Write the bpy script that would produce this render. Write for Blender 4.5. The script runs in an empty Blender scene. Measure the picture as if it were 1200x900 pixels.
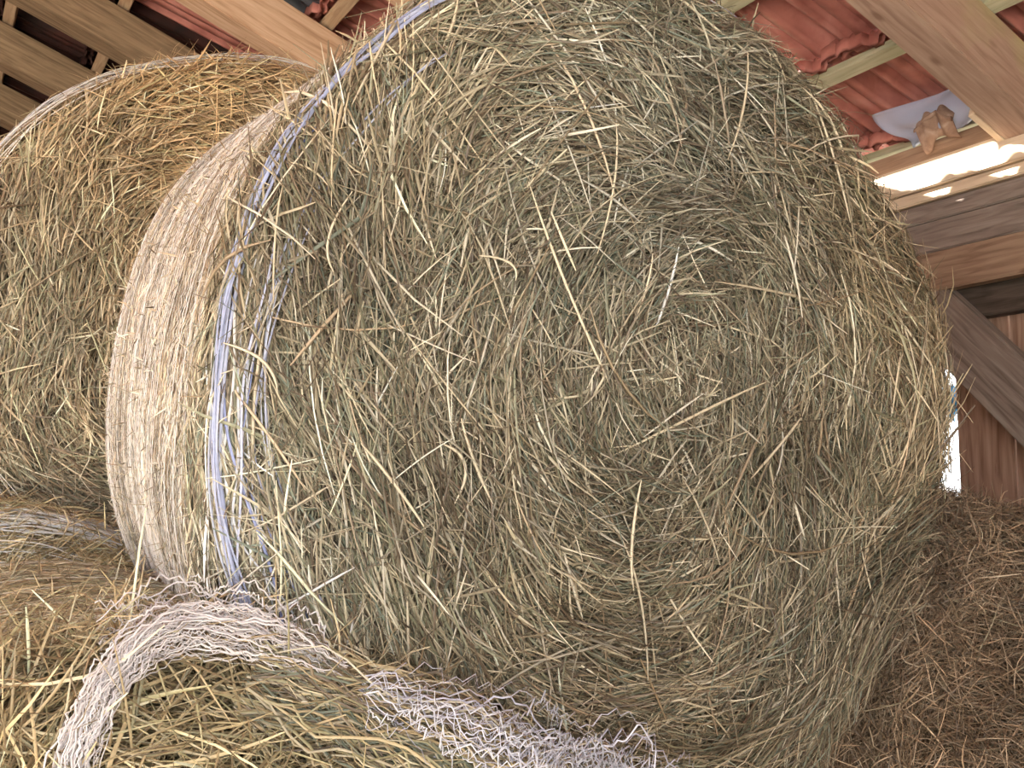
import bpy, bmesh, math
import numpy as np
from mathutils import Vector, Matrix, Euler

rng = np.random.default_rng(11)
PI = math.pi
SC = bpy.context.scene
COL = SC.collection

# ------------------------------------------------------------------ helpers
def tag(o, label=None, cat=None, group=None, kind=None):
    if label: o['label'] = label
    if cat: o['category'] = cat
    if group: o['group'] = group
    if kind: o['kind'] = kind
    return o

def link(name, me, mat, parent=None):
    o = bpy.data.objects.new(name, me)
    COL.objects.link(o)
    if mat and not me.materials: me.materials.append(mat)
    if parent:
        o.parent = parent
        o.matrix_parent_inverse = parent.matrix_world.inverted()
    return o

def empty(name, loc):
    o = bpy.data.objects.new(name, None)
    COL.objects.link(o)
    o.location = loc
    o.empty_display_size = .1
    bpy.context.view_layer.update()
    return o

def np_mesh(name, verts, quads, cols=None, smooth=False):
    me = bpy.data.meshes.new(name)
    nv, nf = len(verts), len(quads)
    me.vertices.add(nv); me.vertices.foreach_set('co', np.ascontiguousarray(verts, np.float32).ravel())
    me.loops.add(nf * 4); me.loops.foreach_set('vertex_index', np.ascontiguousarray(quads, np.int32).ravel())
    me.polygons.add(nf)
    me.polygons.foreach_set('loop_start', np.arange(0, nf * 4, 4, dtype=np.int32))
    me.polygons.foreach_set('loop_total', np.full(nf, 4, np.int32))
    if smooth: me.polygons.foreach_set('use_smooth', np.ones(nf, bool))
    me.update(calc_edges=True)
    if cols is not None:
        a = me.color_attributes.new('fibre', 'FLOAT_COLOR', 'POINT')
        c = np.ones((nv, 4), np.float32); c[:, :3] = cols
        a.data.foreach_set('color', c.ravel())
    return me

def norm(a):
    return a / np.maximum(np.linalg.norm(a, axis=-1, keepdims=True), 1e-9)

def ribbons(P, Nn, W, cols, taper=.35, tube=False):
    """blades of grass: each path gets a folded cross-section (or a closed four-sided one)"""
    N, K, _ = P.shape
    T = norm(np.gradient(P, axis=1))
    B = norm(np.cross(T, Nn))
    M = norm(np.cross(B, T))
    tw = rng.normal(0, .55, (N, 1, 1)) + np.linspace(-1, 1, K)[None, :, None] * rng.normal(0, .5, (N, 1, 1))
    B2 = B * np.cos(tw) + M * np.sin(tw)
    M2 = M * np.cos(tw) - B * np.sin(tw)
    t = np.linspace(-1, 1, K)
    prof = (1 - (1 - taper) * np.abs(t) ** 3)[None, :, None]
    w = W[:, None, None] * .5 * prof
    if tube:
        R = np.stack([P - B2 * w, P + M2 * w, P + B2 * w, P - M2 * w], 2); S = 4
        pairs = [(0, 1), (1, 2), (2, 3), (3, 0)]
    else:
        R = np.stack([P - B2 * w, P + M2 * w * .55, P + B2 * w], 2); S = 3
        pairs = [(0, 1), (1, 2)]
    base = (np.arange(N)[:, None] * K + np.arange(K - 1)[None, :]) * S
    q = []
    for a, b in pairs:
        q.append(np.stack([base + a, base + b, base + S + b, base + S + a], -1))
    q = np.concatenate([x.reshape(-1, 4) for x in q])
    c = np.repeat(cols[:, None, :], K * S, 1).reshape(-1, 3)
    return R.reshape(-1, 3), q, c

def merge(parts):
    V, Q, Cc, n = [], [], [], 0
    for v, q, c in parts:
        V.append(v); Q.append(q + n); Cc.append(c); n += len(v)
    return np.concatenate(V), np.concatenate(Q), np.concatenate(Cc)

def wave_noise(seed, dim, freq, n=14):
    r = np.random.default_rng(seed)
    k = norm(r.normal(size=(n, dim))) * freq * r.uniform(.5, 1.6, (n, 1)); ph = r.uniform(0, 2 * PI, n)
    return lambda X: np.sin(X @ k.T + ph).sum(-1) / math.sqrt(n / 2)

# ------------------------------------------------------------------ camera
F_PX, CAM_Z, PITCH = 1200., 1.75, math.atan(130 / 1200)
cam = bpy.data.cameras.new('camera')
cam.sensor_width = 36; cam.lens = F_PX / 1200 * 36; cam.clip_start = .02; cam.clip_end = 200
co = bpy.data.objects.new('camera', cam); COL.objects.link(co)
co.location = (0, 0, CAM_Z); co.rotation_euler = (PI / 2 + PITCH, 0, 0)
SC.camera = co
cF = np.array([0, math.cos(PITCH), math.sin(PITCH)]); cU = np.array([0, -math.sin(PITCH), math.cos(PITCH)])
def in_view(P, m=90):
    """which points the photograph could see: only those fibres are worth building"""
    d = P - np.array([0, 0, CAM_Z]); z = np.maximum(d @ cF, 1e-3)
    x = 600 + F_PX * d[..., 0] / z; y = 450 - F_PX * (d @ cU) / z
    return (x > -m) & (x < 1200 + m) & (y > -m) & (y < 900 + m) & (d @ cF > .1)

# building frame: a = across the barn towards the right wall, b = along the barn, h = up
RD = np.array([math.cos(PI / 6), .5, 0]); WD = np.array([-.5, math.cos(PI / 6), 0]); ZD = np.array([0, 0, 1.])
def B3(a, b, h): return a * RD + b * WD + h * ZD
SLOPE = math.radians(21.5); TS = math.tan(SLOPE)
def rz(a): return 2.75 + TS * (2.7 - a)        # underside of the rafters

# ------------------------------------------------------------------ materials
def new_mat(name):
    m = bpy.data.materials.new(name); m.use_nodes = True
    nt = m.node_tree; nt.nodes.clear()
    out = nt.nodes.new('ShaderNodeOutputMaterial'); b = nt.nodes.new('ShaderNodeBsdfPrincipled')
    nt.links.new(b.outputs[0], out.inputs[0])
    return m, nt, b

def hay_mat(name, rough=.42, spec=.5, gain=1.):
    m, nt, b = new_mat(name)
    at = nt.nodes.new('ShaderNodeAttribute'); at.attribute_name = 'fibre'
    tc = nt.nodes.new('ShaderNodeTexCoord'); no = nt.nodes.new('ShaderNodeTexNoise')
    no.inputs['Scale'].default_value = 130; no.inputs['Detail'].default_value = 2
    mr = nt.nodes.new('ShaderNodeMapRange'); mr.inputs['To Min'].default_value = .72 * gain; mr.inputs['To Max'].default_value = 1.28 * gain
    mx = nt.nodes.new('ShaderNodeVectorMath'); mx.operation = 'SCALE'
    nt.links.new(tc.outputs['Object'], no.inputs['Vector']); nt.links.new(no.outputs['Fac'], mr.inputs['Value'])
    nt.links.new(at.outputs['Color'], mx.inputs[0]); nt.links.new(mr.outputs[0], mx.inputs['Scale'])
    nt.links.new(mx.outputs[0], b.inputs['Base Color'])
    b.inputs['Roughness'].default_value = rough
    b.inputs['Specular IOR Level'].default_value = spec
    return m

def ramp_mat(name, stops, scale=(1, 1, 1), nscale=8, rough=.8, bump=.3, detail=6, dist=.4, spec=.25):
    m, nt, b = new_mat(name)
    tc = nt.nodes.new('ShaderNodeTexCoord'); mp = nt.nodes.new('ShaderNodeMapping'); mp.inputs['Scale'].default_value = scale
    no = nt.nodes.new('ShaderNodeTexNoise'); no.inputs['Scale'].default_value = nscale; no.inputs['Detail'].default_value = detail
    no.inputs['Distortion'].default_value = dist
    cr = nt.nodes.new('ShaderNodeValToRGB')
    el = cr.color_ramp.elements
    while len(el) < len(stops): el.new(.5)
    for e, (p, c) in zip(el, stops): e.position = p; e.color = (*c, 1)
    nt.links.new(tc.outputs['Object'], mp.inputs[0]); nt.links.new(mp.outputs[0], no.inputs['Vector'])
    nt.links.new(no.outputs['Fac'], cr.inputs[0]); nt.links.new(cr.outputs[0], b.inputs['Base Color'])
    bp = nt.nodes.new('ShaderNodeBump'); bp.inputs['Strength'].default_value = bump; bp.inputs['Distance'].default_value = .01
    nt.links.new(no.outputs['Fac'], bp.inputs['Height']); nt.links.new(bp.outputs[0], b.inputs['Normal'])
    b.inputs['Roughness'].default_value = rough; b.inputs['Specular IOR Level'].default_value = spec
    return m

def wood_mat(name, dark, mid, light, blotch=None, nscale=5, knots=True):
    """sawn timber: grain runs along the local x axis"""
    m, nt, b = new_mat(name)
    N = nt.nodes.new; L = nt.links.new
    tc = N('ShaderNodeTexCoord'); mp = N('ShaderNodeMapping'); mp.inputs['Scale'].default_value = (1.1, 13, 13)
    oi = N('ShaderNodeObjectInfo'); vm = N('ShaderNodeVectorMath'); vm.operation = 'ADD'
    cx = N('ShaderNodeCombineXYZ'); mu = N('ShaderNodeMath'); mu.operation = 'MULTIPLY'; mu.inputs[1].default_value = 37
    L(oi.outputs['Random'], mu.inputs[0]); L(mu.outputs[0], cx.inputs[0]); L(mu.outputs[0], cx.inputs[1])
    L(tc.outputs['Object'], vm.inputs[0]); L(cx.outputs[0], vm.inputs[1]); L(vm.outputs[0], mp.inputs[0])
    no = N('ShaderNodeTexNoise'); no.inputs['Scale'].default_value = nscale; no.inputs['Detail'].default_value = 7
    no.inputs['Distortion'].default_value = .7; L(mp.outputs[0], no.inputs['Vector'])
    cr = N('ShaderNodeValToRGB'); el = cr.color_ramp.elements; el.new(.5)
    for e, (p, c) in zip(el, [(.3, dark), (.5, mid), (.72, light)]): e.position = p; e.color = (*c, 1)
    L(no.outputs['Fac'], cr.inputs[0]); last = cr.outputs[0]
    n2 = N('ShaderNodeTexNoise'); n2.inputs['Scale'].default_value = 3.2; n2.inputs['Detail'].default_value = 5; L(vm.outputs[0], n2.inputs['Vector'])
    if blotch:
        mr = N('ShaderNodeMapRange'); mr.inputs['From Min'].default_value = .46; mr.inputs['From Max'].default_value = .66
        sx = N('ShaderNodeSeparateXYZ'); L(tc.outputs['Object'], sx.inputs[0]); ma = N('ShaderNodeMath'); ma.operation = 'MULTIPLY_ADD'
        L(sx.outputs[2], ma.inputs[0]); ma.inputs[1].default_value = 2.2; L(n2.outputs['Fac'], ma.inputs[2]); L(ma.outputs[0], mr.inputs['Value'])
        mi = N('ShaderNodeMix'); mi.data_type = 'RGBA'; L(mr.outputs[0], mi.inputs[0]); L(last, mi.inputs[6]); mi.inputs[7].default_value = (*blotch, 1)
        last = mi.outputs[2]
    if knots:
        m3 = N('ShaderNodeMapping'); m3.inputs['Scale'].default_value = (2.2, 5, 5); L(vm.outputs[0], m3.inputs[0])
        vo = N('ShaderNodeTexVoronoi'); vo.inputs['Scale'].default_value = 1.6; L(m3.outputs[0], vo.inputs['Vector'])
        mk = N('ShaderNodeMapRange'); mk.inputs['From Min'].default_value = .05; mk.inputs['From Max'].default_value = .11
        mk.inputs['To Min'].default_value = .65; mk.inputs['To Max'].default_value = 0
        L(vo.outputs['Distance'], mk.inputs['Value'])
        mi = N('ShaderNodeMix'); mi.data_type = 'RGBA'; L(mk.outputs[0], mi.inputs[0]); L(last, mi.inputs[6])
        mi.inputs[7].default_value = (dark[0] * .5, dark[1] * .4, dark[2] * .35, 1); last = mi.outputs[2]
    L(last, b.inputs['Base Color'])
    bp = N('ShaderNodeBump'); bp.inputs['Strength'].default_value = .35; bp.inputs['Distance'].default_value = .004
    L(no.outputs['Fac'], bp.inputs['Height']); L(bp.outputs[0], b.inputs['Normal'])
    b.inputs['Roughness'].default_value = .75; b.inputs['Specular IOR Level'].default_value = .25
    return m

M_hay = hay_mat('hay_fibres')
M_net = hay_mat('net_plastic', rough=.35, spec=.5)
M_core = ramp_mat('packed_hay', [(.25, (.035, .026, .014)), (.5, (.10, .075, .042)), (.8, (.22, .17, .10))], nscale=45, bump=.8)
M_core_dark = ramp_mat('packed_brown_hay', [(.25, (.03, .02, .012)), (.5, (.075, .05, .03)), (.8, (.16, .11, .07))], nscale=45, bump=.8)
M_barrel = ramp_mat('pressed_hay', [(.25, (.16, .12, .07)), (.5, (.34, .26, .16)), (.8, (.55, .46, .32))], nscale=60, bump=.9)
M_rafter = wood_mat('rafter_wood', (.42, .25, .155), (.60, .39, .26), (.70, .49, .35))
M_rafter_g = wood_mat('rafter_wood_greened', (.33, .205, .155), (.44, .295, .225), (.52, .37, .285), blotch=(.46, .41, .20))
M_rafter_d = wood_mat('rafter_wood_dark', (.15, .10, .06), (.25, .17, .105), (.34, .24, .15))  # darker brown version of the rafter wood
M_batten = wood_mat('batten_wood', (.36, .33, .22), (.47, .45, .31), (.58, .54, .4), blotch=(.36, .40, .24))
M_batten_b = wood_mat('batten_wood_plain', (.38, .25, .16), (.50, .35, .23), (.6, .45, .3))
M_plate = wood_mat('plate_wood', (.60, .43, .29), (.74, .58, .42), (.85, .70, .54))
M_grey = wood_mat('plank_grey', (.17, .13, .11), (.27, .215, .185), (.36, .30, .26))
M_brown = wood_mat('plank_brown', (.22, .14, .095), (.33, .22, .155), (.43, .30, .21))
M_pink = wood_mat('board_pink', (.26, .15, .105), (.40, .25, .185), (.50, .34, .26))
M_dark = wood_mat('rail_dark', (.05, .038, .03), (.09, .07, .058), (.14, .11, .09))
M_tile = ramp_mat('clay_tile', [(.3, (.32, .11, .09)), (.5, (.48, .185, .155)), (.75, (.62, .28, .24))], nscale=9, rough=.6, bump=.25, spec=.35)
M_tile_shaded = ramp_mat('shaded_clay_tile', [(.3, (.02, .010, .009)), (.6, (.06, .02, .016)), (.85, (.12, .035, .026))], nscale=7, rough=.7, bump=.25)  # clay tile with the shade of the upper left corner in its colour
M_tile_grey = ramp_mat('grey_tile', [(.3, (.045, .05, .06)), (.7, (.10, .115, .135))], nscale=12, rough=.35, bump=.1, spec=.5)

# ------------------------------------------------------------------ hay bales
class Frame:
    def __init__(s, C, yaw, pitch, R, L, bulge=.035, corner=.07, taper=.1, seed=1, lump=.012, barrel_bulge=.02):
        s.C = np.array(C, float); s.R, s.L = R, L
        s.n = np.array([math.sin(yaw) * math.cos(pitch), -math.cos(yaw) * math.cos(pitch), math.sin(pitch)])
        s.u = norm(np.cross(ZD, s.n)); s.v = norm(np.cross(s.n, s.u))
        rf = R - corner
        r1 = np.linspace(0, rf, 30); h1 = bulge * (1 - (r1 / rf) ** 2)
        a = np.linspace(0, PI / 2, 10)[1:]; r2 = rf + corner * np.sin(a); h2 = -corner + corner * np.cos(a)
        t = np.linspace(0, 1, 30)[1:]; h3 = -corner - (L - corner) * t
        r3 = R + barrel_bulge * np.sin(PI * np.minimum(t * 1.25, 1)) - taper * np.clip((t - .55) / .45, 0, 1) ** 2
        r4 = np.linspace(r3[-1], 0, 14)[1:]; h4 = np.full(13, -L) - .03 * (1 - (r4 / r3[-1]))
        s.rho = np.r_[r1, r2, r3, r4]; s.h = np.r_[h1, h2, h3, h4]
        s.s = np.r_[0, np.cumsum(np.hypot(np.diff(s.rho), np.diff(s.h)))]
        s.s_corner = s.s[29] + corner * PI / 4; s.s_rim = s.s[38]; s.s_back = s.s[67]
        tr = np.gradient(s.rho, s.s); th = np.gradient(s.h, s.s)
        s.nr, s.nh = -th, tr
        # outward: (nr, nh) must point out of the bale
        s.nr, s.nh = -th, tr
        flip = np.where(s.nr * 0 + 1 > 0, 1, 1)
        s.lumpf = wave_noise(seed, 3, 9); s.lump = lump; s.seed = seed
    def map(s, S, phi, d):
        rho = np.interp(S, s.s, s.rho); h = np.interp(S, s.s, s.h)
        nr = np.interp(S, s.s, s.nr); nh = np.interp(S, s.s, s.nh)
        e = np.cos(phi)[..., None] * s.u + np.sin(phi)[..., None] * s.v
        P = s.C + rho[..., None] * e + h[..., None] * s.n
        Nn = norm(nr[..., None] * e + nh[..., None] * s.n)
        # tangent (dr,dh) rotated: outward normal of a profile that runs centre -> rim -> back
        lump = s.lumpf(P) * s.lump
        return P + Nn * (d + lump)[..., None], Nn
    def xy(s, X, Y, d): return s.map(np.hypot(X, Y), np.arctan2(Y, X), d)

def fix_normals(f):
    # profile runs from the face centre (+n side) outwards then backwards; outward normal = (-dh, dr) -> at face dr=1 gives +n, at barrel dh=-1 gives +r
    return f

PAL = {
 'big':  [((.45, .375, .25), .22), ((.27, .215, .138), .27), ((.215, .20, .125), .18), ((.145, .105, .068), .18), ((.66, .575, .43), .09), ((.18, .195, .14), .06)],
 'gold': [((.56, .44, .25), .30), ((.40, .30, .165), .28), ((.36, .31, .17), .14), ((.24, .17, .09), .14), ((.68, .58, .38), .14)],
 'warm': [((.50, .38, .23), .28), ((.37, .265, .155), .28), ((.33, .29, .17), .18), ((.22, .15, .09), .12), ((.64, .53, .36), .14)],  # yellowish sunlit look of the left bale put into the stalk colours
 'dark': [((.30, .215, .14), .30), ((.21, .15, .095), .34), ((.14, .095, .06), .22), ((.42, .33, .23), .11), ((.19, .165, .11), .03)],
 'press':[((.56, .46, .31), .30), ((.66, .58, .45), .26), ((.46, .34, .22), .24), ((.30, .22, .13), .12), ((.76, .68, .55), .10)],
}
def pick(pal, n, pos=None, seed=0, zone=.13):
    cs = np.array([c for c, _ in PAL[pal]]); w = np.array([p for _, p in PAL[pal]]); w = w / w.sum()
    c = cs[rng.choice(len(cs), n, p=w)] * rng.uniform(.6, 1.32, (n, 1))
    if pos is not None:
        z = wave_noise(seed + 50, 3, 7)(pos)[:, None]; g = wave_noise(seed + 90, 3, 5)(pos)[:, None]
        c = c * (1 + zone * np.clip(z, -1.3, 1.3))
        tint = np.concatenate([1 + .04 * g, 1 + 0 * g, 1 - .05 * g], 1); c = c * np.clip(tint, .88, 1.12)
        f2 = wave_noise(seed + 70, 3, 34)(pos)[:, None]; c = c * (1 + .16 * np.clip(f2, -1.4, 1.4))
    return np.clip(c, .01, .9)

def face_stalks(f, N, pal, smax=None, smin=0, lens=(.05, .2), wid=(.0016, .0042), jit=.3, wild=.14, depth=(-.035, .004), lift=.018,
                K=6, swirl=.35, curl=1., phi=None, view=240, tube=False, bright=1., spiral=0.12, cpull=1.0, clump=.005):
    smax = smax or f.s_rim
    s = np.sqrt(rng.uniform(smin ** 2, smax ** 2, N)); ph = rng.uniform(*(phi or (0, 2 * PI)), N)
    x, y = s * np.cos(ph), s * np.sin(ph)
    P0, _ = f.map(s, ph, np.zeros(N)); k = in_view(P0, view); s, ph, x, y, P0 = s[k], ph[k], x[k], y[k], P0[k]; N = len(s)
    sw = wave_noise(f.seed + 7, 2, 11)(np.stack([x, y], 1)) * swirl
    cen = np.exp(-(s / .14) ** 2)
    th = ph + PI / 2 + spiral + sw + rng.normal(0, jit, N) * (1 + 1.2 * cen)
    rnd = rng.random(N) < (wild + .35 * cen); th = np.where(rnd, rng.uniform(0, 2 * PI, N), th)
    th = th + PI * (rng.random(N) < .5)
    ln = rng.uniform(0, 1, N) ** 1.6 * (lens[1] - lens[0]) + lens[0]
    t = np.linspace(-.5, .5, K)[None, :] * ln[:, None]
    kap = rng.normal(0, 1.6 * curl, N)
    ex, ey = np.cos(th), np.sin(th)
    # bend towards the centre of the roll as wound stalks do
    side = np.sign(-ex * y * 0 + (-ey) * (-x) * 0 + ((-x) * (-ey) + (-y) * ex))
    kap = kap + np.where(rnd, 0, side * cpull * .8 / np.maximum(s, .15))
    off = .5 * kap[:, None] * (t ** 2 - (ln[:, None] ** 2) / 24)
    kink = np.where(rng.random(N) < .16, rng.normal(0, .4, N), 0)[:, None] * np.maximum(t - ln[:, None] * rng.uniform(-.2, .3, (N, 1)), 0)
    X = x[:, None] + ex[:, None] * t - ey[:, None] * (off + kink); Y = y[:, None] + ey[:, None] * t + ex[:, None] * (off + kink)
    stri = wave_noise(f.seed + 17, 2, 1)(np.stack([s * 60 + .8 * np.sin(ph * 3), ph * s * 14], 1)) * clump
    d = (rng.uniform(depth[0], depth[1], N) + stri)[:, None] + (t / ln[:, None]) * rng.normal(0, lift, N)[:, None] * 2 + (4 * (t / ln[:, None]) ** 2) * rng.normal(-.003, lift * .4, N)[:, None]
    P, Nn = f.xy(X, Y, d)
    W = rng.uniform(0, 1, N) ** 1.8 * (wid[1] - wid[0]) + wid[0]
    c = pick(pal, N, P0, f.seed) * bright
    return ribbons(P, Nn, W, np.clip(c, 0, .92), tube=tube)

def barrel_stalks(f, N, pal, phi, s_rng, lens=(.015, .06), wid=(.0012, .003), jit=.3, wild=.06, depth=(-.01, .002), lift=.003, K=4, bright=1., view=200):
    s = rng.uniform(s_rng[0], s_rng[1], N); ph = rng.uniform(phi[0], phi[1], N)
    P0, _ = f.map(s, ph, np.zeros(N)); k = in_view(P0, view); s, ph, P0 = s[k], ph[k], P0[k]; N = len(s)
    al = rng.normal(0, jit, N); al = np.where(rng.random(N) < wild, rng.uniform(0, PI, N), al)
    ln = rng.uniform(lens[0], lens[1], N); t = np.linspace(-.5, .5, K)[None, :] * ln[:, None]
    rho = np.interp(s, f.s, f.rho)
    PH = ph[:, None] + np.cos(al)[:, None] * t / rho[:, None]
    S = s[:, None] + np.sin(al)[:, None] * t + rng.normal(0, 2, N)[:, None] * t ** 2
    d = rng.uniform(depth[0], depth[1], N)[:, None] + (t / ln[:, None]) * rng.normal(0, lift, N)[:, None] * 2
    P, Nn = f.map(S, PH, d)
    W = rng.uniform(wid[0], wid[1], N)
    return ribbons(P, Nn, W, np.clip(pick(pal, N, P0, f.seed, .1) * bright, 0, .92))

def net_threads(f, phi, s_rng, pitch=.011, wid=.0011, col=(.74, .69, .66), step=.012):
    n = int((s_rng[1] - s_rng[0]) / pitch); K = int((phi[1] - phi[0]) * f.R / step)
    s0 = np.linspace(s_rng[0], s_rng[1], n) + rng.normal(0, .0015, n)
    ph = np.linspace(phi[0], phi[1], K)
    wob = wave_noise(f.seed + 31, 2, 30)
    A, Bq = np.meshgrid(s0, ph, indexing='ij')
    S = A + wob(np.stack([A * 2, Bq * f.R], -1)) * .002
    d = np.full_like(S, .0035)
    P, Nn = f.map(S, Bq, d)
    out = [ribbons(P, Nn, rng.uniform(.8, 1.5, n) * wid, np.array(col) * rng.uniform(.85, 1.1, (n, 1)), taper=1)]
    # zigzag ties between neighbouring chains
    S2 = A[:-1] + np.where(np.arange(K) % 2, pitch, 0)[None, :] + rng.normal(0, .001, A[:-1].shape)
    P, Nn = f.map(S2, Bq[:-1], d[:-1] + .0005)
    out.append(ribbons(P, Nn, rng.uniform(.5, .9, n - 1) * wid, np.array(col) * rng.uniform(.85, 1.1, (n - 1, 1)), taper=1))
    return out

def edge_bundle(f, phi, s0, n, wid, cols, spread=.012, step=.02, wander=.012, lift=(.002, .012)):
    K = int((phi[1] - phi[0]) * f.R / step); out = []
    ph = np.linspace(phi[0], phi[1], K)
    S, D, PH = [], [], []
    for i in range(n):
        w1 = np.sin(ph * rng.uniform(2, 6) + rng.uniform(0, 6)) * wander + np.sin(ph * rng.uniform(9, 16) + rng.uniform(0, 6)) * wander * .25
        S.append(s0 + rng.normal(0, spread) + w1); D.append(rng.uniform(*lift) + 0 * ph + np.abs(np.sin(ph * rng.uniform(5, 12) + rng.uniform(0, 6))) * .004)
        a = rng.uniform(0, .25) * (phi[1] - phi[0]); b_ = (phi[1] - phi[0]) * rng.uniform(.75, 1)
        PH.append(phi[0] + a + (b_ - a) * np.linspace(0, 1, K))
    P, Nn = f.map(np.array(S), np.array(PH), np.array(D))
    c = np.array(cols)[rng.integers(0, len(cols), n)] * rng.uniform(.85, 1.15, (n, 1))
    return ribbons(P, Nn, rng.uniform(wid[0], wid[1], n), np.clip(c, 0, .9), taper=.6)

def core_mesh(f, name, inset=.07):
    nphi = 120; S = np.linspace(0.001, f.s[-1] - .001, 90); ph = np.linspace(0, 2 * PI, nphi, endpoint=False)
    A, Bq = np.meshgrid(S, ph, indexing='ij')
    wn = wave_noise(f.seed + 3, 3, 60); wn2 = wave_noise(f.seed + 4, 3, 25)
    P, Nn = f.map(A, Bq, np.full_like(A, -inset))
    on_barrel = (A > f.s_rim)[..., None]
    P = P + Nn * (wn(P) * .004 + wn2(P) * .006)[..., None] + Nn * np.where(on_barrel, inset * .78, 0)
    i = np.arange(len(S) - 1)[:, None] * nphi; j = np.arange(nphi)[None, :]; j2 = (j + 1) % nphi
    q = np.stack([i + j, i + j2, i + nphi + j2, i + nphi + j], -1).reshape(-1, 4)[:, ::-1]
    return np_mesh(name, P.reshape(-1, 3), q, smooth=True)

def bale(f, label, cat='hay bale', core=M_core, barrel=M_barrel, group='round hay bales in the stack', inset=.07):
    base = f.C - f.n * f.L * .5 - ZD * f.R
    e = empty('round_hay_bale', base); tag(e, label, cat, group)
    me = core_mesh(f, 'packed_hay', inset); me.materials.append(core); me.materials.append(barrel)
    co_ = np.zeros(len(me.polygons) * 3, np.float32); me.polygons.foreach_get('center', co_)
    # the wrapped side of the roll is pressed smooth, the end is open
    A = np.linspace(0.001, f.s[-1] - .001, 90)[:-1]
    idx = np.repeat(((A > f.s_rim) & (A < f.s_back)).astype(np.int32), 120)
    me.polygons.foreach_set('material_index', idx)
    link('packed_hay', me, None, e)
    return e

def part(name, parent, parts, mat, stuff=False, label=None):
    v, q, c = merge(parts)
    me = np_mesh(name, v, q, c); me.materials.append(mat)
    o = link(name, me, None, parent)
    if stuff: o['kind'] = 'stuff'
    if label: o['label'] = label
    return o

YAW = math.radians(30.7)
LIL = [(.33, .36, .52), (.42, .44, .58), (.22, .25, .44), (.52, .54, .64)]
WHT = [(.74, .71, .67), (.66, .64, .63), (.80, .77, .72), (.58, .58, .62)]

# ---- the big bale in front
big = Frame((.2175, 1.524, 1.884), YAW, math.radians(-4.4), .655, 1.02, bulge=.03, corner=.05, taper=.12, seed=3, lump=.011)
e = bale(big, 'large round hay bale filling the middle, spiral end facing forward, blue-white net edge')
part('hay_stalks', e, [
    face_stalks(big, 17000, 'big', depth=(-.085, -.04), lens=(.08, .28), wid=(.0022, .0052), jit=.2, wild=.1, swirl=.32, clump=.008, bright=.82, curl=.7),
    face_stalks(big, 17000, 'big', depth=(-.05, -.012), lens=(.07, .28), wid=(.0018, .0044), jit=.22, wild=.1, swirl=.32, clump=.010, bright=.9, curl=.7),
    face_stalks(big, 10000, 'big', depth=(-.02, .004), lens=(.06, .26), wid=(.0015, .0036), jit=.28, wild=.13, swirl=.32, clump=.009, curl=.7),
    face_stalks(big, 5200, 'big', depth=(-.008, .010), lens=(.05, .22), wid=(.0011, .0026), jit=.45, wild=.28, bright=1.25, swirl=.3, curl=.7),
    face_stalks(big, 13000, 'big', depth=(-.05, -.012), lens=(.08, .3), wid=(.0024, .0056), jit=.2, wild=.07, swirl=.28, clump=.009),
    face_stalks(big, 7500, 'big', depth=(-.02, .004), lens=(.08, .3), wid=(.002, .005), jit=.24, wild=.1, swirl=.28, clump=.008, bright=1.15),
    face_stalks(big, 3600, 'big', depth=(-.008, .010), lens=(.05, .22), wid=(.0014, .0034), jit=.4, wild=.25, bright=1.3, swirl=.3),
    face_stalks(big, 1300, 'big', depth=(.0, .014), lens=(.02, .1), wid=(.001, .0026), jit=.9, wild=.5, bright=1.35, curl=5),
    barrel_stalks(big, 8000, 'big', (.35 * PI, 1.5 * PI), (big.s_corner - .02, big.s_rim + .06), lens=(.05, .2), wid=(.0018, .0038), jit=.2, depth=(-.01, .006), lift=.006, K=6, bright=1.2),
    # hanging fringe at the lower right rim
    face_stalks(big, 2800, 'big', smin=big.s_corner - .12, smax=big.s_rim + .02, phi=(-.42 * PI, .12 * PI), depth=(-.01, .03), lens=(.12, .34), wid=(.0015, .0036), jit=.2, lift=.02, wild=.03, bright=1.0),
], M_hay, stuff=True)
part('long_stalks', e, [
    face_stalks(big, 300, 'press', depth=(.004, .02), lens=(.1, .32), wid=(.0022, .0050), jit=.6, wild=.45, bright=1.15, curl=.5, tube=True, lift=.01),
], M_hay, stuff=True)
part('pressed_stalks', e, [
    barrel_stalks(big, 60000, 'press', (.35 * PI, 1.5 * PI), (big.s_rim + .02, big.s_back), jit=.28),
    barrel_stalks(big, 14000, 'press', (-.5 * PI, .35 * PI), (big.s_rim, big.s_back), lens=(.03, .1), wid=(.002, .004), jit=.28, view=400),
    barrel_stalks(big, 2500, 'press', (.35 * PI, 1.5 * PI), (big.s_rim, big.s_back), jit=1, wild=.5, lens=(.01, .035), lift=.012, depth=(0, .006)),
], M_hay, stuff=True)
part('net_wrap', e, net_threads(big, (.35 * PI, 1.5 * PI), (big.s_rim + .03, big.s_back)), M_net, label='pale net wrapped tightly around the side of the bale')
part('net_edge', e, [
    edge_bundle(big, (.38 * PI, 1.42 * PI), big.s_corner + .004, 8, (.002, .0052), LIL, spread=.004, wander=.005, lift=(.007, .018)),
    edge_bundle(big, (.72 * PI, 1.25 * PI), big.s_corner - .055, 3, (.0015, .003), LIL, spread=.006, wander=.008),
    edge_bundle(big, (.8 * PI, 1.42 * PI), big.s_corner + .0, 12, (.0015, .0035), LIL + WHT, spread=.02, wander=.014),
], M_net, label='bundled bluish edge of the net')

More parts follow.
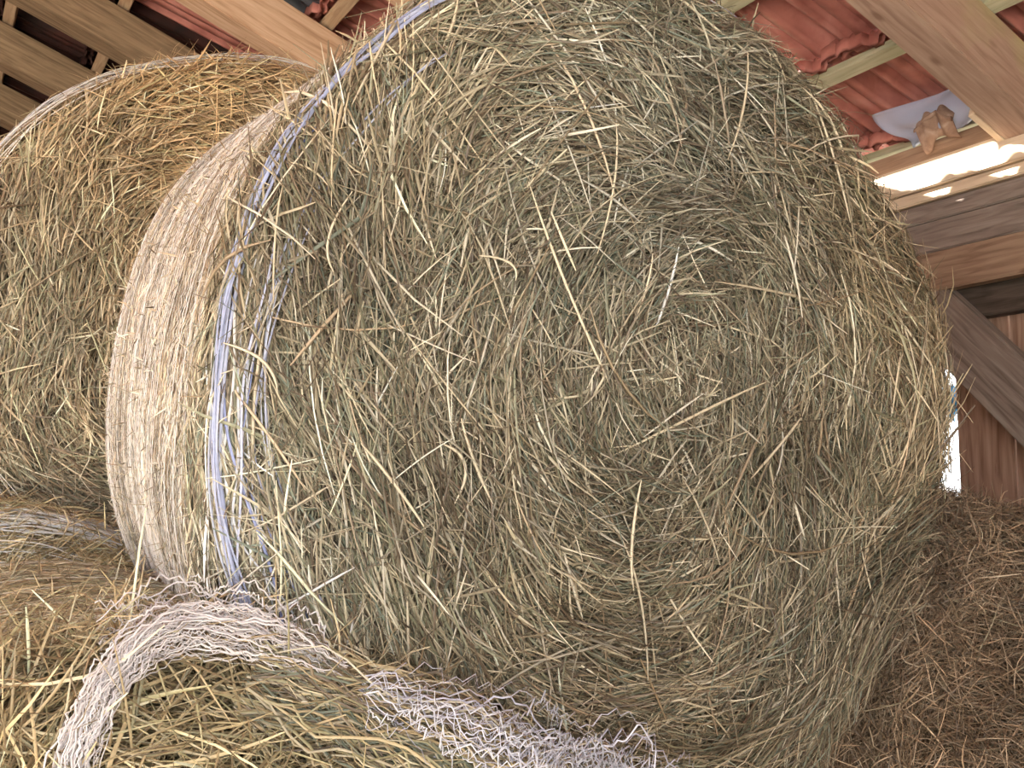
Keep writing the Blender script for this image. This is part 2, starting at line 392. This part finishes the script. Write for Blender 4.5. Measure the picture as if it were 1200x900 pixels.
# the single stalks that stand out, as lines lying on the end of the bale
SING = [(-0.26, 0.288, -0.124, 0.006), (-0.128, 0.388, -0.155, 0.201), (-0.507, 0.239, -0.526, 0.138), (-0.432, 0.497, -0.507, 0.35), (-0.189, 0.174, -0.228, 0.251), (-0.058, 0.213, -0.103, 0.092), (-0.075, -0.108, -0.063, -0.266), (-0.094, -0.192, -0.016, -0.402), (0.0, -0.107, 0.091, -0.234), (0.531, 0.231, 0.348, 0.276), (0.137, 0.558, 0.083, 0.374), (0.251, -0.01, 0.146, -0.106), (-0.37, -0.067, -0.35, -0.143), (-0.349, -0.033, -0.297, -0.143), (-0.283, -0.166, -0.181, -0.33), (0.417, -0.217, 0.505, -0.422), (-0.481, -0.069, -0.389, -0.175), (0.288, 0.535, 0.377, 0.322), (-0.408, -0.26, -0.396, -0.389), (-0.331, 0.18, -0.278, 0.152), (-0.608, -0.172, -0.522, -0.122), (-0.644, 0.044, -0.586, -0.012)]
A_ = np.array(SING); tt_ = np.linspace(0, 1, 9)[None, :]
bow = rng.normal(0, .02, (len(A_), 1)) * tt_ * (1 - tt_)
X_ = A_[:, :1] + (A_[:, 2:3] - A_[:, :1]) * tt_ + bow * 2; Y_ = A_[:, 1:2] + (A_[:, 3:4] - A_[:, 1:2]) * tt_ + bow
P_, N_ = big.xy(X_, Y_, np.full_like(X_, .022) + rng.normal(0, .004, (len(A_), 1)))
part('loose_stalk', e, [ribbons(P_, N_, rng.uniform(.0032, .0052, len(A_)), np.array([.72, .62, .45]) * rng.uniform(.85, 1.15, (len(A_), 1)), tube=True)], M_hay, stuff=True, label='long pale stalks lying across the spiral end')

# ---- bale behind it on the left
left = Frame(B3(.66, 2.30, 2.13), YAW, 0, .64, 1.1, bulge=.03, corner=.06, taper=.05, seed=12, lump=.014)
e = bale(left, 'round hay bale at upper left with white net threads along its curved top rim')
part('hay_stalks', e, [
    face_stalks(left, 14000, 'warm', depth=(-.08, -.035), lens=(.07, .24), wid=(.0026, .0056), jit=.22, wild=.1, bright=1.0, clump=.01),
    face_stalks(left, 15000, 'warm', depth=(-.04, .004), lens=(.05, .2), wid=(.002, .0046), jit=.26, wild=.12, bright=1.2, curl=1.6, clump=.011),
    face_stalks(left, 5000, 'warm', depth=(-.004, .014), lens=(.03, .12), wid=(.0016, .0034), jit=.5, wild=.3, bright=1.4, curl=3),
], M_hay, stuff=True)
part('long_stalks', e, [face_stalks(left, 110, 'warm', depth=(.006, .02), lens=(.1, .26), wid=(.003, .005), jit=.9, wild=.6, bright=1.7, curl=.5, tube=True)], M_hay, stuff=True)
part('pressed_stalks', e, [barrel_stalks(left, 22000, 'press', (.3 * PI, 1.4 * PI), (left.s_rim, left.s_rim + .5), jit=.28)], M_hay, stuff=True)
part('net_wrap', e, net_threads(left, (.3 * PI, 1.4 * PI), (left.s_rim + .0, left.s_rim + .5)) +
     [edge_bundle(left, (.3 * PI, 1.4 * PI), left.s_corner + .012, 16, (.0015, .0035), WHT, spread=.012, wander=.007)], M_net, label='white net threads at the rim')

# ---- lower left bale with the torn net
low = Frame(B3(.22, 1.15, .955), YAW, 0, .66, .78, bulge=.02, corner=.09, taper=.04, seed=21, lump=.016)
e = bale(low, 'lower left round hay bale with torn pale net sagging over its shaggy front', inset=.12)
PH_L = (.15 * PI, .85 * PI)
part('hay_stalks', e, [
    face_stalks(low, 22000, 'gold', smin=.2, phi=PH_L, depth=(-.13, -.04), lens=(.06, .2), wid=(.0014, .0036), jit=.4, wild=.22, curl=2.5, lift=.035, clump=.014, bright=.9),
    face_stalks(low, 10000, 'gold', smin=.2, phi=PH_L, depth=(-.05, .02), lens=(.06, .2), wid=(.0013, .0034), jit=.5, wild=.28, curl=2.5, lift=.04, clump=.014, bright=1.1),
    face_stalks(low, 1800, 'gold', smin=.2, phi=PH_L, depth=(.0, .04), lens=(.05, .2), wid=(.002, .0048), jit=.9, wild=.5, curl=2, lift=.04, bright=1.45),
], M_hay, stuff=True)
part('pressed_stalks', e, [
    barrel_stalks(low, 30000, 'gold', (.2 * PI, .85 * PI), (low.s_corner, low.s_back), jit=.25, bright=1.15, depth=(-.012, .004)),
    barrel_stalks(low, 1800, 'gold', (.2 * PI, .85 * PI), (low.s_corner, low.s_back), jit=.8, wild=.4, lift=.012, depth=(0, .008), bright=1.3),
], M_hay, stuff=True)
part('net_wrap', e, net_threads(low, (.3 * PI, .85 * PI), (low.s_rim + .05, low.s_back), wid=.0008, col=(.66, .58, .46)), M_net)

def torn_net(f, ctrl, n, half, wid, cols, seed, K=46, rough=.006, out=.02, zig=.5):
    """threads that follow a line drawn on the end of the bale (x, y, half width, stand-off), frayed and tangled"""
    ctrl = np.array(ctrl, float); tt = np.linspace(0, 1, len(ctrl))
    res = []
    for i in range(n):
        a = rng.uniform(0, .75) if i % 3 else 0; b = min(1, a + rng.uniform(.25, .6)) if i % 3 else 1
        t = np.linspace(a, b, K)
        c = np.stack([np.interp(t, tt, ctrl[:, j]) for j in range(4)], 1)
        for j in range(4):   # round off the corners of the drawn line
            c[1:-1, j] = np.convolve(c[:, j], [.25, .5, .25], 'valid')
        tan = norm(np.gradient(c[:, :2], axis=0)); nor = np.stack([-tan[:, 1], tan[:, 0]], 1)
        o = rng.uniform(-1, 1) + .25 * np.sin(t * rng.uniform(10, 26) + rng.uniform(0, 6))
        w = np.cumsum(rng.normal(0, rough * .5, K)); w -= np.linspace(0, w[-1], K)
        z = np.where(np.arange(K) % 2, 1, -1) * rng.uniform(0, zig) * .006
        p = c[:, :2] + nor * (o * c[:, 2] + w + z)[:, None]
        h = c[:, 3] + rng.uniform(-.004, out) + np.cumsum(rng.normal(0, rough * .3, K)) * .5
        res.append(f.C + p[:, :1] * f.u + p[:, 1:2] * f.v + h[:, None] * f.n)
    P = np.array(res); Nn = np.broadcast_to(f.n + .5 * ZD, P.shape)
    c = np.array(cols)[rng.integers(0, len(cols), n)] * rng.uniform(.85, 1.1, (n, 1))
    return ribbons(P, norm(Nn), rng.uniform(wid[0], wid[1], n), np.clip(c, 0, .9), taper=.8)
PNK = [(.74, .67, .64), (.66, .60, .58), (.80, .74, .72), (.60, .55, .56)]
part('torn_net', e, [
    torn_net(low, [(.20, .595, .014, .03), (.16, .618, .02, .03), (.107, .642, .024, .02), (.04, .655, .022, .01), (-.01, .642, .018, .02), (-.05, .605, .014, .035), (-.075, .55, .016, .045), (-.088, .46, .019, .05), (-.09, .38, .018, .05)], 105, .02, (.0007, .0022), PNK, 1, rough=.0035, zig=.35),
    torn_net(low, [(-.05, .655, .028, -.02), (.03, .668, .03, -.03), (.12, .648, .028, -.02), (.18, .615, .02, .01)], 46, .02, (.0007, .002), PNK, 2, rough=.005),
], M_net, label='torn whitish net folded over the rim')
part('net_scrap', e, [
    torn_net(low, [(.22, .585, .012, .04), (.30, .545, .018, .06), (.38, .505, .028, .075), (.46, .47, .032, .075), (.55, .445, .03, .07), (.64, .40, .03, .07)], 62, .02, (.0007, .0024), [(.60, .58, .64), (.52, .50, .58), (.70, .68, .72)], 5, zig=.9, rough=.010, out=.04),
], M_net, label='crumpled bluish-white net scraps')
part('trailing_stalks', e, [
    torn_net(low, [(.10, .60, .04, .01), (.20, .56, .045, .03), (.32, .50, .05, .05), (.45, .42, .06, .05), (.6, .36, .07, .04)], 420, .02, (.0012, .0038), [c for c, _ in PAL['gold']] + [c for c, _ in PAL['big']], 7, K=16, rough=.012, zig=0, out=.03),
], M_hay, stuff=True)

# ---- lower bale further back
mid = Frame(B3(.10, 2.0, 1.06), YAW, 0, .65, 1.1, bulge=.02, corner=.09, taper=.04, seed=31, lump=.014)
e = bale(mid, 'round hay bale low at far left, behind the torn-net bale, white bands on its rim')
part('hay_stalks', e, [
    face_stalks(mid, 16000, 'gold', smin=.3, phi=(.1 * PI, .8 * PI), depth=(-.05, -.005), lens=(.06, .2), wid=(.002, .0045), jit=.3),
    face_stalks(mid, 10000, 'gold', smin=.3, phi=(.1 * PI, .8 * PI), depth=(-.015, .015), lens=(.05, .18), wid=(.0016, .004), jit=.4, bright=1.1),
    barrel_stalks(mid, 9000, 'gold', (.1 * PI, .8 * PI), (mid.s_corner - .04, mid.s_rim + .35), jit=.35, depth=(-.01, .008), lift=.008),
], M_hay, stuff=True)
part('net_edge', e, [
    edge_bundle(mid, (.1 * PI, .8 * PI), mid.s_corner + .025, 40, (.002, .0042), WHT, spread=.018, wander=.012),
    edge_bundle(mid, (.1 * PI, .6 * PI), mid.s_corner - .03, 14, (.0014, .003), WHT, spread=.015, wander=.014),
], M_net, label='white net bands along the rim')

# ---- lower right bale, brown and loose
right = Frame(B3(1.88, 1.36, 1.105), YAW, 0, .66, 1.15, bulge=.05, corner=.13, taper=.03, seed=41, lump=.022)
e = bale(right, 'brown shaggy round hay bale at lower right, in front of the board wall', core=M_core_dark, barrel=M_core_dark)
part('hay_stalks', e, [
    face_stalks(right, 26000, 'dark', depth=(-.05, -.01), lens=(.04, .13), wid=(.0016, .0034), jit=.6, wild=.4, curl=2),
    face_stalks(right, 22000, 'dark', depth=(-.02, .01), lens=(.03, .12), wid=(.0012, .003), jit=.6, wild=.45, curl=3),
    face_stalks(right, 2500, 'dark', depth=(-.0, .02), lens=(.04, .14), wid=(.0016, .003), jit=.9, wild=.7, curl=2, bright=1.6, lift=.02),
    barrel_stalks(right, 26000, 'dark', (0, .9 * PI), (right.s_corner, right.s_rim + .8), lens=(.03, .12), jit=.4, depth=(-.015, .01), lift=.012, K=5, bright=1.15),
], M_hay, stuff=True)

# ------------------------------------------------------------------ barn
def box(name, c, dims, mat, slope=0., roll=0., label=None, cat=None, group=None, kind=None, parent=None, bevel=.004, grain='x', warp=.0):
    """timber box in the building frame; grain along its longest side by turning the mesh, not the texture"""
    bm = bmesh.new(); bmesh.ops.create_cube(bm, size=1)
    da, db, dh = dims
    if grain == 'y':  # length runs along the barn: local x is turned onto it
        bmesh.ops.scale(bm, vec=(db, da, dh), verts=bm.verts); R0 = Matrix.Rotation(PI / 2, 4, 'Z')
    elif grain == 'z':
        bmesh.ops.scale(bm, vec=(dh, db, da), verts=bm.verts); R0 = Matrix.Rotation(PI / 2, 4, 'Y')
    else:
        bmesh.ops.scale(bm, vec=(da, db, dh), verts=bm.verts); R0 = Matrix.Identity(4)
    L = max(dims)
    n = int(min(24, max(1, L / .15)))
    ed = [x for x in bm.edges if abs((x.verts[0].co - x.verts[1].co).x) > L * .9]
    bmesh.ops.subdivide_edges(bm, edges=ed, cuts=n)
    for v in bm.verts:
        v.co.y += warp * math.sin(v.co.x * 2.3 + c[1]); v.co.z += warp * .7 * math.sin(v.co.x * 3.1 + c[0] * 3)
    if bevel: bmesh.ops.bevel(bm, geom=[x for x in bm.edges if len(x.link_faces) == 2 and x.calc_face_angle() > .7], offset=bevel, segments=2, affect='EDGES')
    me = bpy.data.meshes.new(name); bm.to_mesh(me); bm.free(); me.materials.append(mat)
    o = bpy.data.objects.new(name, me); COL.objects.link(o)
    o.matrix_world = Matrix.Translation(Vector(B3(*c))) @ Matrix.Rotation(PI / 6, 4, 'Z') @ Matrix.Rotation(slope, 4, 'Y') @ Matrix.Rotation(roll, 4, 'X') @ R0
    if parent: bpy.context.view_layer.update(); mw = o.matrix_world.copy(); o.parent = parent; o.matrix_parent_inverse = parent.matrix_world.inverted(); o.matrix_world = mw
    return tag(o, label, cat, group, kind)

RIDGE_A = -1.6; EAVE_A = 2.92
def rafter(bfar, width, hv, mat, label, warp=.004):
    hp = hv * math.cos(SLOPE); a0, a1 = RIDGE_A, EAVE_A
    am = (a0 + a1) / 2; Ln = (a1 - a0) / math.cos(SLOPE)
    zc = rz(am) + hv / 2
    box('rafter', (am, bfar - width / 2, zc), (Ln, width, hp), mat, slope=SLOPE, label=label, cat='roof beam', group='sloping rafters under the tiles', warp=warp)
HV = .205
rafter(1.765, .12, HV, M_rafter_g, 'thick sloping rafter at upper right, its near side stained yellow-green')
rafter(.95, .12, HV, M_rafter_g, 'sloping rafter nearest the viewer above the right corner')
rafter(2.93, .12, HV, M_rafter, 'sloping rafter passing just above the large bale, mostly hidden')
rafter(3.69, .12, HV * .93, M_rafter, 'warm orange-brown rafter beside the grey roof tile at upper left')
rafter(4.445, .12, HV * .93, M_rafter_d, 'dull brown rafter crossing the upper left corner')
rafter(5.20, .12, HV * .93, M_rafter_d, 'dark shaded rafter, deepest in the upper left corner')
rafter(5.95, .12, HV * .93, M_rafter_d, 'rearmost sloping rafter beyond the upper left corner')

# roof: battens + tiles
def battens_and_tiles():
    roof = bpy.data.objects.new('ceiling', None); COL.objects.link(roof); roof.location = B3(RIDGE_A, 2, rz(RIDGE_A) + .3); roof['kind'] = 'structure'
    bpy.context.view_layer.update()
    B0, B1 = -1.5, 7.0
    rs = [2.842, 2.447, 2.052, 1.657, 1.262, .64, .25, -.14, -.53, -.92, -1.31]; gaps = [.30] + [rs[i] - rs[i + 1] for i in range(len(rs) - 1)]
    for k, a in enumerate(rs):
        if a < RIDGE_A: continue
        box('batten', (a, (B0 + B1) / 2, rz(a) + HV + .018), (.05, B1 - B0, .032), M_batten if k < 3 else M_batten_b, slope=SLOPE, grain='y', parent=roof, bevel=.002)
    # tile cross-section across the slope (fraction of the cover width, height)
    TW = .221
    prof = [(-.05, .000), (.0, .000), (.012, .018), (.05, .030), (.10, .036), (.15, .030), (.19, .010), (.20, .004), (.40, .002), (.41, .010), (.45, .012), (.46, .002), (.60, .0),
            (.61, .012), (.66, .030), (.74, .042), (.83, .044), (.90, .036), (.925, .006), (.95, .004), (.955, .034), (.99, .036)]
    prof = np.array(prof); nw = len(prof)
    def tile(a, b, gap, t0=0., t1=1.):
        # stations along the slope: (fraction of course or metres for the head lug, extra height, damping of the profile)
        st = [(-.078, -.034, .25), (-.076, -.006, .3), (-.050, -.006, .3), (-.048, -.020, .4), (-.036, -.020, .4), (-.034, .010, .9)]
        st = [(x, z, d) for x, z, d in st] if t0 == 0 else [(t0 * gap, .012, 1.)]
        st += [(x * gap, .012, 1.) for x in (.02, .2, .4, .6, .8, .92) if t0 < x < t1]
        st += [(gap * .97, .006, .8), (gap + .02, .014, .5), (gap + .03, .02, .4)] if t1 == 1. else [(t1 * gap, .012, 1.)]
        V = []
        for (da, dz, damp) in st:
            for sgn in (0, 1):
                for fw, hh in prof:
                    zig = (.022 if .42 < fw < .62 else .0) + (.012 if fw > .62 else 0) if da < -.04 else 0
                    aa = a + (da + zig) * math.cos(SLOPE)
                    z = rz(aa) + HV + .040 + dz + hh * damp + (.013 if sgn else 0) + (da + .07) * .06 + (.010 if da < -.04 and fw > .62 else 0)
                    V.append(B3(aa, b - fw * TW, z))
        n2 = 2 * nw; Q = []
        for i in range(len(st) - 1):
            for j in range(nw - 1):
                p = i * n2 + j; Q.append((p, p + 1, p + n2 + 1, p + n2)); p += nw; Q.append((p, p + n2, p + n2 + 1, p + 1))
            p = i * n2; Q.append((p, p + n2, p + n2 + nw, p + nw)); p = i * n2 + nw - 1; Q.append((p, p + nw, p + n2 + nw, p + n2))
        for i in (0, len(st) - 1):
            for j in range(nw - 1):
                p = i * n2 + j; Q.append((p, p + nw, p + nw + 1, p + 1))
        return np.array(V), np.array(Q)
    V, Q, n = [], [], 0; gv = []; dv = []
    bs = np.arange(B0 + .02, B1, TW); off = (2.113 - bs[0]) % TW; bs = bs + off
    for k, a in enumerate(rs):
        for j, b in enumerate(bs):
            hole = 2.4 < b < 3.05      # unseen gap added so sun reaches the wall plate, behind the big bale
            t0, t1 = (0., .45) if hole and k == 2 else ((.01, 1.) if hole and k == 1 else (0., 1.))
            v, q = tile(a, b + rng.normal(0, .0015), gaps[k], t0, t1); v = v + rng.normal(0, .0012) * ZD
            if k == 5 and 3.2 < b < 4.0: gv.append((v, q)); continue
            if b > 4.45: dv.append((v, q)); continue  # far tiles get the darkened material, roof shade painted in
            if hole and k == 2 and b < 2.6:
                v2, q2 = tile(a, b, gaps[k], .45, 1.); vm = np.array([B3(0, 0, 0)]); bb = v2 @ WD; lim = 2.40
                v2 = v2 + np.where(bb > lim, lim - bb, 0)[:, None] * WD; V.append(v2); Q.append(q2 + n); n += len(v2)
            V.append(v); Q.append(q + n); n += len(v)
    V = np.concatenate(V); Q = np.concatenate(Q)
    me = np_mesh('clay_tiles', V, Q); o = link('clay_tiles', me, M_tile, roof)
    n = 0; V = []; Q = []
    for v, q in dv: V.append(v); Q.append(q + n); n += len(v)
    me = np_mesh('shaded_tiles', np.concatenate(V), np.concatenate(Q)); o = link('shaded_tiles', me, M_tile_shaded, roof); o['label'] = 'brown-red tiles coloured dark for the unlit roof corner'
    n = 0; V = []; Q = []
    for v, q in gv: V.append(v); Q.append(q + n); n += len(v)
    me = np_mesh('grey_tiles', np.concatenate(V), np.concatenate(Q)); o = link('grey_tiles', me, M_tile_grey, roof)
    o['label'] = 'dark blue-grey ribbed roof tiles'
battens_and_tiles()
# the other slope of the roof, out of view
bm = bmesh.new()
def quadbox(bm, pts, th):
    lo = [bm.verts.new(p) for p in pts]; hi = [bm.verts.new(np.array(p) + ZD * th) for p in pts]
    bm.faces.new(lo[::-1]); bm.faces.new(hi)
    for i in range(4): bm.faces.new((lo[i], lo[(i + 1) % 4], hi[(i + 1) % 4], hi[i]))
zr = rz(RIDGE_A) + HV + .04
quadbox(bm, [B3(RIDGE_A + .45, -1.6, zr + .12), B3(-5.3, -1.6, zr - 1.4), B3(-5.3, 7.1, zr - 1.4), B3(RIDGE_A + .45, 7.1, zr + .12)], .03)
me = bpy.data.meshes.new('trim_1'); bm.to_mesh(me); bm.free(); o = link('roof_left_slope', me, M_tile); o['kind'] = 'structure'

box('wall_plate', (2.72, 2.6, 2.742), (.12, 9, .088), M_plate, grain='y', label='bright sunlit horizontal wall plate under the tile ends', cat='beam')
box('ledger_board', (2.735, 2.6, 2.678), (.12, 9, .036), M_plate, grain='y', label='thin pale board directly under the sunlit wall plate', cat='board')
box('soffit_board', (2.80, 2.6, 2.83), (.08, 9, .10), M_brown, grain='y', label='shaded brown board above the sunlit wall plate, below the tile edge', cat='board')
box('wall_plank', (2.715, 2.6, 2.629), (.045, 9, .058), M_grey, grain='y', label='narrow weathered grey plank, topmost of the wall planks', cat='plank', group='horizontal wall planks')
box('wall_plank', (2.713, 2.6, 2.549), (.045, 9, .096), M_grey, grain='y', label='wide weathered grey plank above the brown plank', cat='plank', group='horizontal wall planks')
box('wall_plank', (2.71, 2.6, 2.437), (.05, 9, .122), M_brown, grain='y', label='brown plank, lowest of the horizontal wall planks', cat='plank', group='horizontal wall planks')
box('wall_rail', (2.78, 2.6, 2.335), (.06, 9, .10), M_dark, grain='y', label='dark cobwebbed rail below the brown plank', cat='beam')
# wall boards (upright) with the bright gap
wr = bpy.data.objects.new('wall_right', None); COL.objects.link(wr); wr.location = B3(2.83, 2, 0.28); wr['kind'] = 'structure'; bpy.context.view_layer.update()
b = -1.9
edges = []
x = 2.082
while x > -1.8: edges.append((x - .19, x)); x -= .196
x = 2.185
while x < 7: edges.append((x, x + .19)); x += .196
for (b0, b1) in edges:
    box('wall_board', (2.83, (b0 + b1) / 2, 1.47), (.025, b1 - b0, 2.4), M_pink, grain='z', parent=wr, bevel=.002)
# diagonal brace
box('diagonal_brace', (2.722, 1.50, 1.72), (.05, 1.8, .183), M_grey, roll=.803, grain='y', label='broad grey-brown diagonal brace below the planks at right', cat='brace')

# back, left and front walls
def wallquad(name, pts, mat=M_pink):
    bm = bmesh.new()
    P = [np.array(p) for p in pts]; nn = norm(np.cross(P[1] - P[0], P[2] - P[0])) * .04
    lo = [bm.verts.new(p) for p in P]; hi = [bm.verts.new(p + nn) for p in P]
    bm.faces.new(lo[::-1]); bm.faces.new(hi); k = len(P)
    for i in range(k): bm.faces.new((lo[i], lo[(i + 1) % k], hi[(i + 1) % k], hi[i]))
    me = bpy.data.meshes.new(name); bm.to_mesh(me); bm.free(); o = link(name, me, mat); o['kind'] = 'structure'; return o
wallquad('wall_back', [B3(2.8, 6.9, .28), B3(-5.2, 6.9, .28), B3(-5.2, 6.9, 3.1), B3(RIDGE_A, 6.9, zr + .1), B3(2.8, 6.9, 2.9)])
wallquad('wall_left', [B3(-5.1, 6.9, .28), B3(-5.1, 2.6, .28), B3(-5.1, 2.6, 3.2), B3(-5.1, 6.9, 3.2)])
wallquad('wall_front', [B3(2.8, -1.45, .28), B3(.9, -1.45, .28), B3(.9, -1.45, 3.0), B3(-5.1, -1.45, 3.0), B3(RIDGE_A, -1.45, zr + .1), B3(2.8, -1.45, 2.9)])
M_floor = ramp_mat('earth_floor', [(.3, (.16, .12, .08)), (.7, (.30, .24, .16))], nscale=6)
wallquad('floor', [B3(-5.3, -1.6, .24), B3(2.85, -1.6, .24), B3(2.85, 6.9, .24), B3(-5.3, 6.9, .24)], M_floor)
M_ground = ramp_mat('pale_yard', [(.3, (.45, .42, .36)), (.7, (.6, .57, .5))], nscale=3)
wallquad('ground', [B3(-40, -40, .15), B3(40, -40, .15), B3(40, 40, .15), B3(-40, 40, .15)], M_ground)

# blue plastic scrap in the gap
def sheet(name, corners, nx, ny, mat, disp, thick=.001, label=None, cat=None):
    c = [np.array(p) for p in corners]; V = []
    for i in range(nx + 1):
        for j in range(ny + 1):
            s, t = i / nx, j / ny
            p = (1 - s) * (1 - t) * c[0] + s * (1 - t) * c[1] + s * t * c[2] + (1 - s) * t * c[3]
            V.append(p + disp(s, t))
    Q = [(i * (ny + 1) + j, (i + 1) * (ny + 1) + j, (i + 1) * (ny + 1) + j + 1, i * (ny + 1) + j + 1) for i in range(nx) for j in range(ny)]
    me = np_mesh(name, np.array(V), np.array(Q), smooth=True); o = link(name, me, mat)
    md = o.modifiers.new('thick', 'SOLIDIFY'); md.thickness = thick
    return tag(o, label, cat)
m_blue, nt, bs_ = new_mat('blue_plastic'); bs_.inputs['Base Color'].default_value = (.02, .28, .62, 1); bs_.inputs['Roughness'].default_value = .4
sheet('plastic_scrap', [B3(2.86, 2.09, 2.00), B3(2.86, 2.21, 2.00), B3(2.86, 2.21, 2.085), B3(2.86, 2.09, 2.085)], 14, 10, m_blue,
      lambda s, t: RD * (.02 * math.sin(s * 19) + .012 * math.sin(t * 13 + s * 5)) + ZD * .02 * math.sin(s * 14 + t * 4), label='small crumpled blue plastic scrap in the bright wall gap', cat='plastic scrap')
# film under the tiles and the dry curled leaf
m_film, nt, b1 = new_mat('film'); b1.inputs['Base Color'].default_value = (.62, .70, .95, 1); b1.inputs['Roughness'].default_value = .25
b1.inputs['Alpha'].default_value = .5
def roofpt(a, b, d): return B3(a, b, rz(a) + HV - d)
sheet('plastic_film', [roofpt(2.69, 2.22, -.03), roofpt(2.67, 1.84, -.03), roofpt(2.74, 1.86, .02), roofpt(2.78, 2.20, .03)], 30, 14, m_film,
      lambda s, t: RD * (-.05 * (1 - t) * (.5 + .5 * math.sin(s * 5.2 + 2)) ** 2) + WD * .02 * math.sin(t * 6) + ZD * (.014 * math.sin(s * 17) * t - .02 * t * math.sin(s * PI) ** 2 + .006 * math.sin(t * 9 + s * 7)) + RD * .035 * math.sin(s * 8 + 1) * t,
      thick=.0006, label='translucent bluish plastic film sagging under the lit tiles', cat='plastic film')
M_leaf = ramp_mat('dry_leaf', [(.3, (.20, .12, .09)), (.55, (.38, .26, .20)), (.8, (.62, .50, .42))], nscale=25, rough=.7, bump=.5)
sheet('dry_leaf', [roofpt(2.71, 2.10, .02), roofpt(2.71, 1.965, .02), roofpt(2.74, 1.965, .075), roofpt(2.74, 2.09, .09)], 22, 14, M_leaf,
      lambda s, t: ZD * (.035 * math.sin(s * PI) - .018 * math.sin(t * 8) + .006 * math.sin(s * 11 + t * 3)) + RD * (-.035 * math.sin(t * PI) + .008 * math.sin(s * 15)),
      thick=.002, label='curled dry brown leaf hanging from the film above the wall plate', cat='dry leaf')
box('thin_lath', (2.66, 1.777, rz(2.66) + .02), (.27, .02, .035), M_plate, slope=SLOPE, label='thin lath, pale as a sunlit sliver, on the far side of the thick right rafter', cat='lath', bevel=.001)  # pale wood stands in for a sunlit sliver along the rafter

# ------------------------------------------------------------------ light
wd = bpy.data.worlds.new('sky'); SC.world = wd; wd.use_nodes = True
bg = wd.node_tree.nodes['Background']; bg.inputs[0].default_value = (.93, .965, 1, 1); bg.inputs[1].default_value = 3.2
sun = bpy.data.lights.new('sun', 'SUN'); sun.energy = 60; sun.angle = math.radians(.6); sun.color = (1, .92, .8)
so = bpy.data.objects.new('sun', sun); COL.objects.link(so)
sd = norm(.36 * RD - .70 * WD - .44 * ZD)
so.rotation_euler = Vector(-sd).to_track_quat('Z', 'Y').to_euler()

SC.view_settings.view_transform = 'Standard'; SC.view_settings.look = 'None'; SC.view_settings.gamma = 1
SC.view_settings.use_curve_mapping = False; SC.view_settings.exposure = .5
SC.cycles.use_denoising = True
SC.cycles.max_bounces = 5; SC.cycles.diffuse_bounces = 3; SC.cycles.transparent_max_bounces = 6
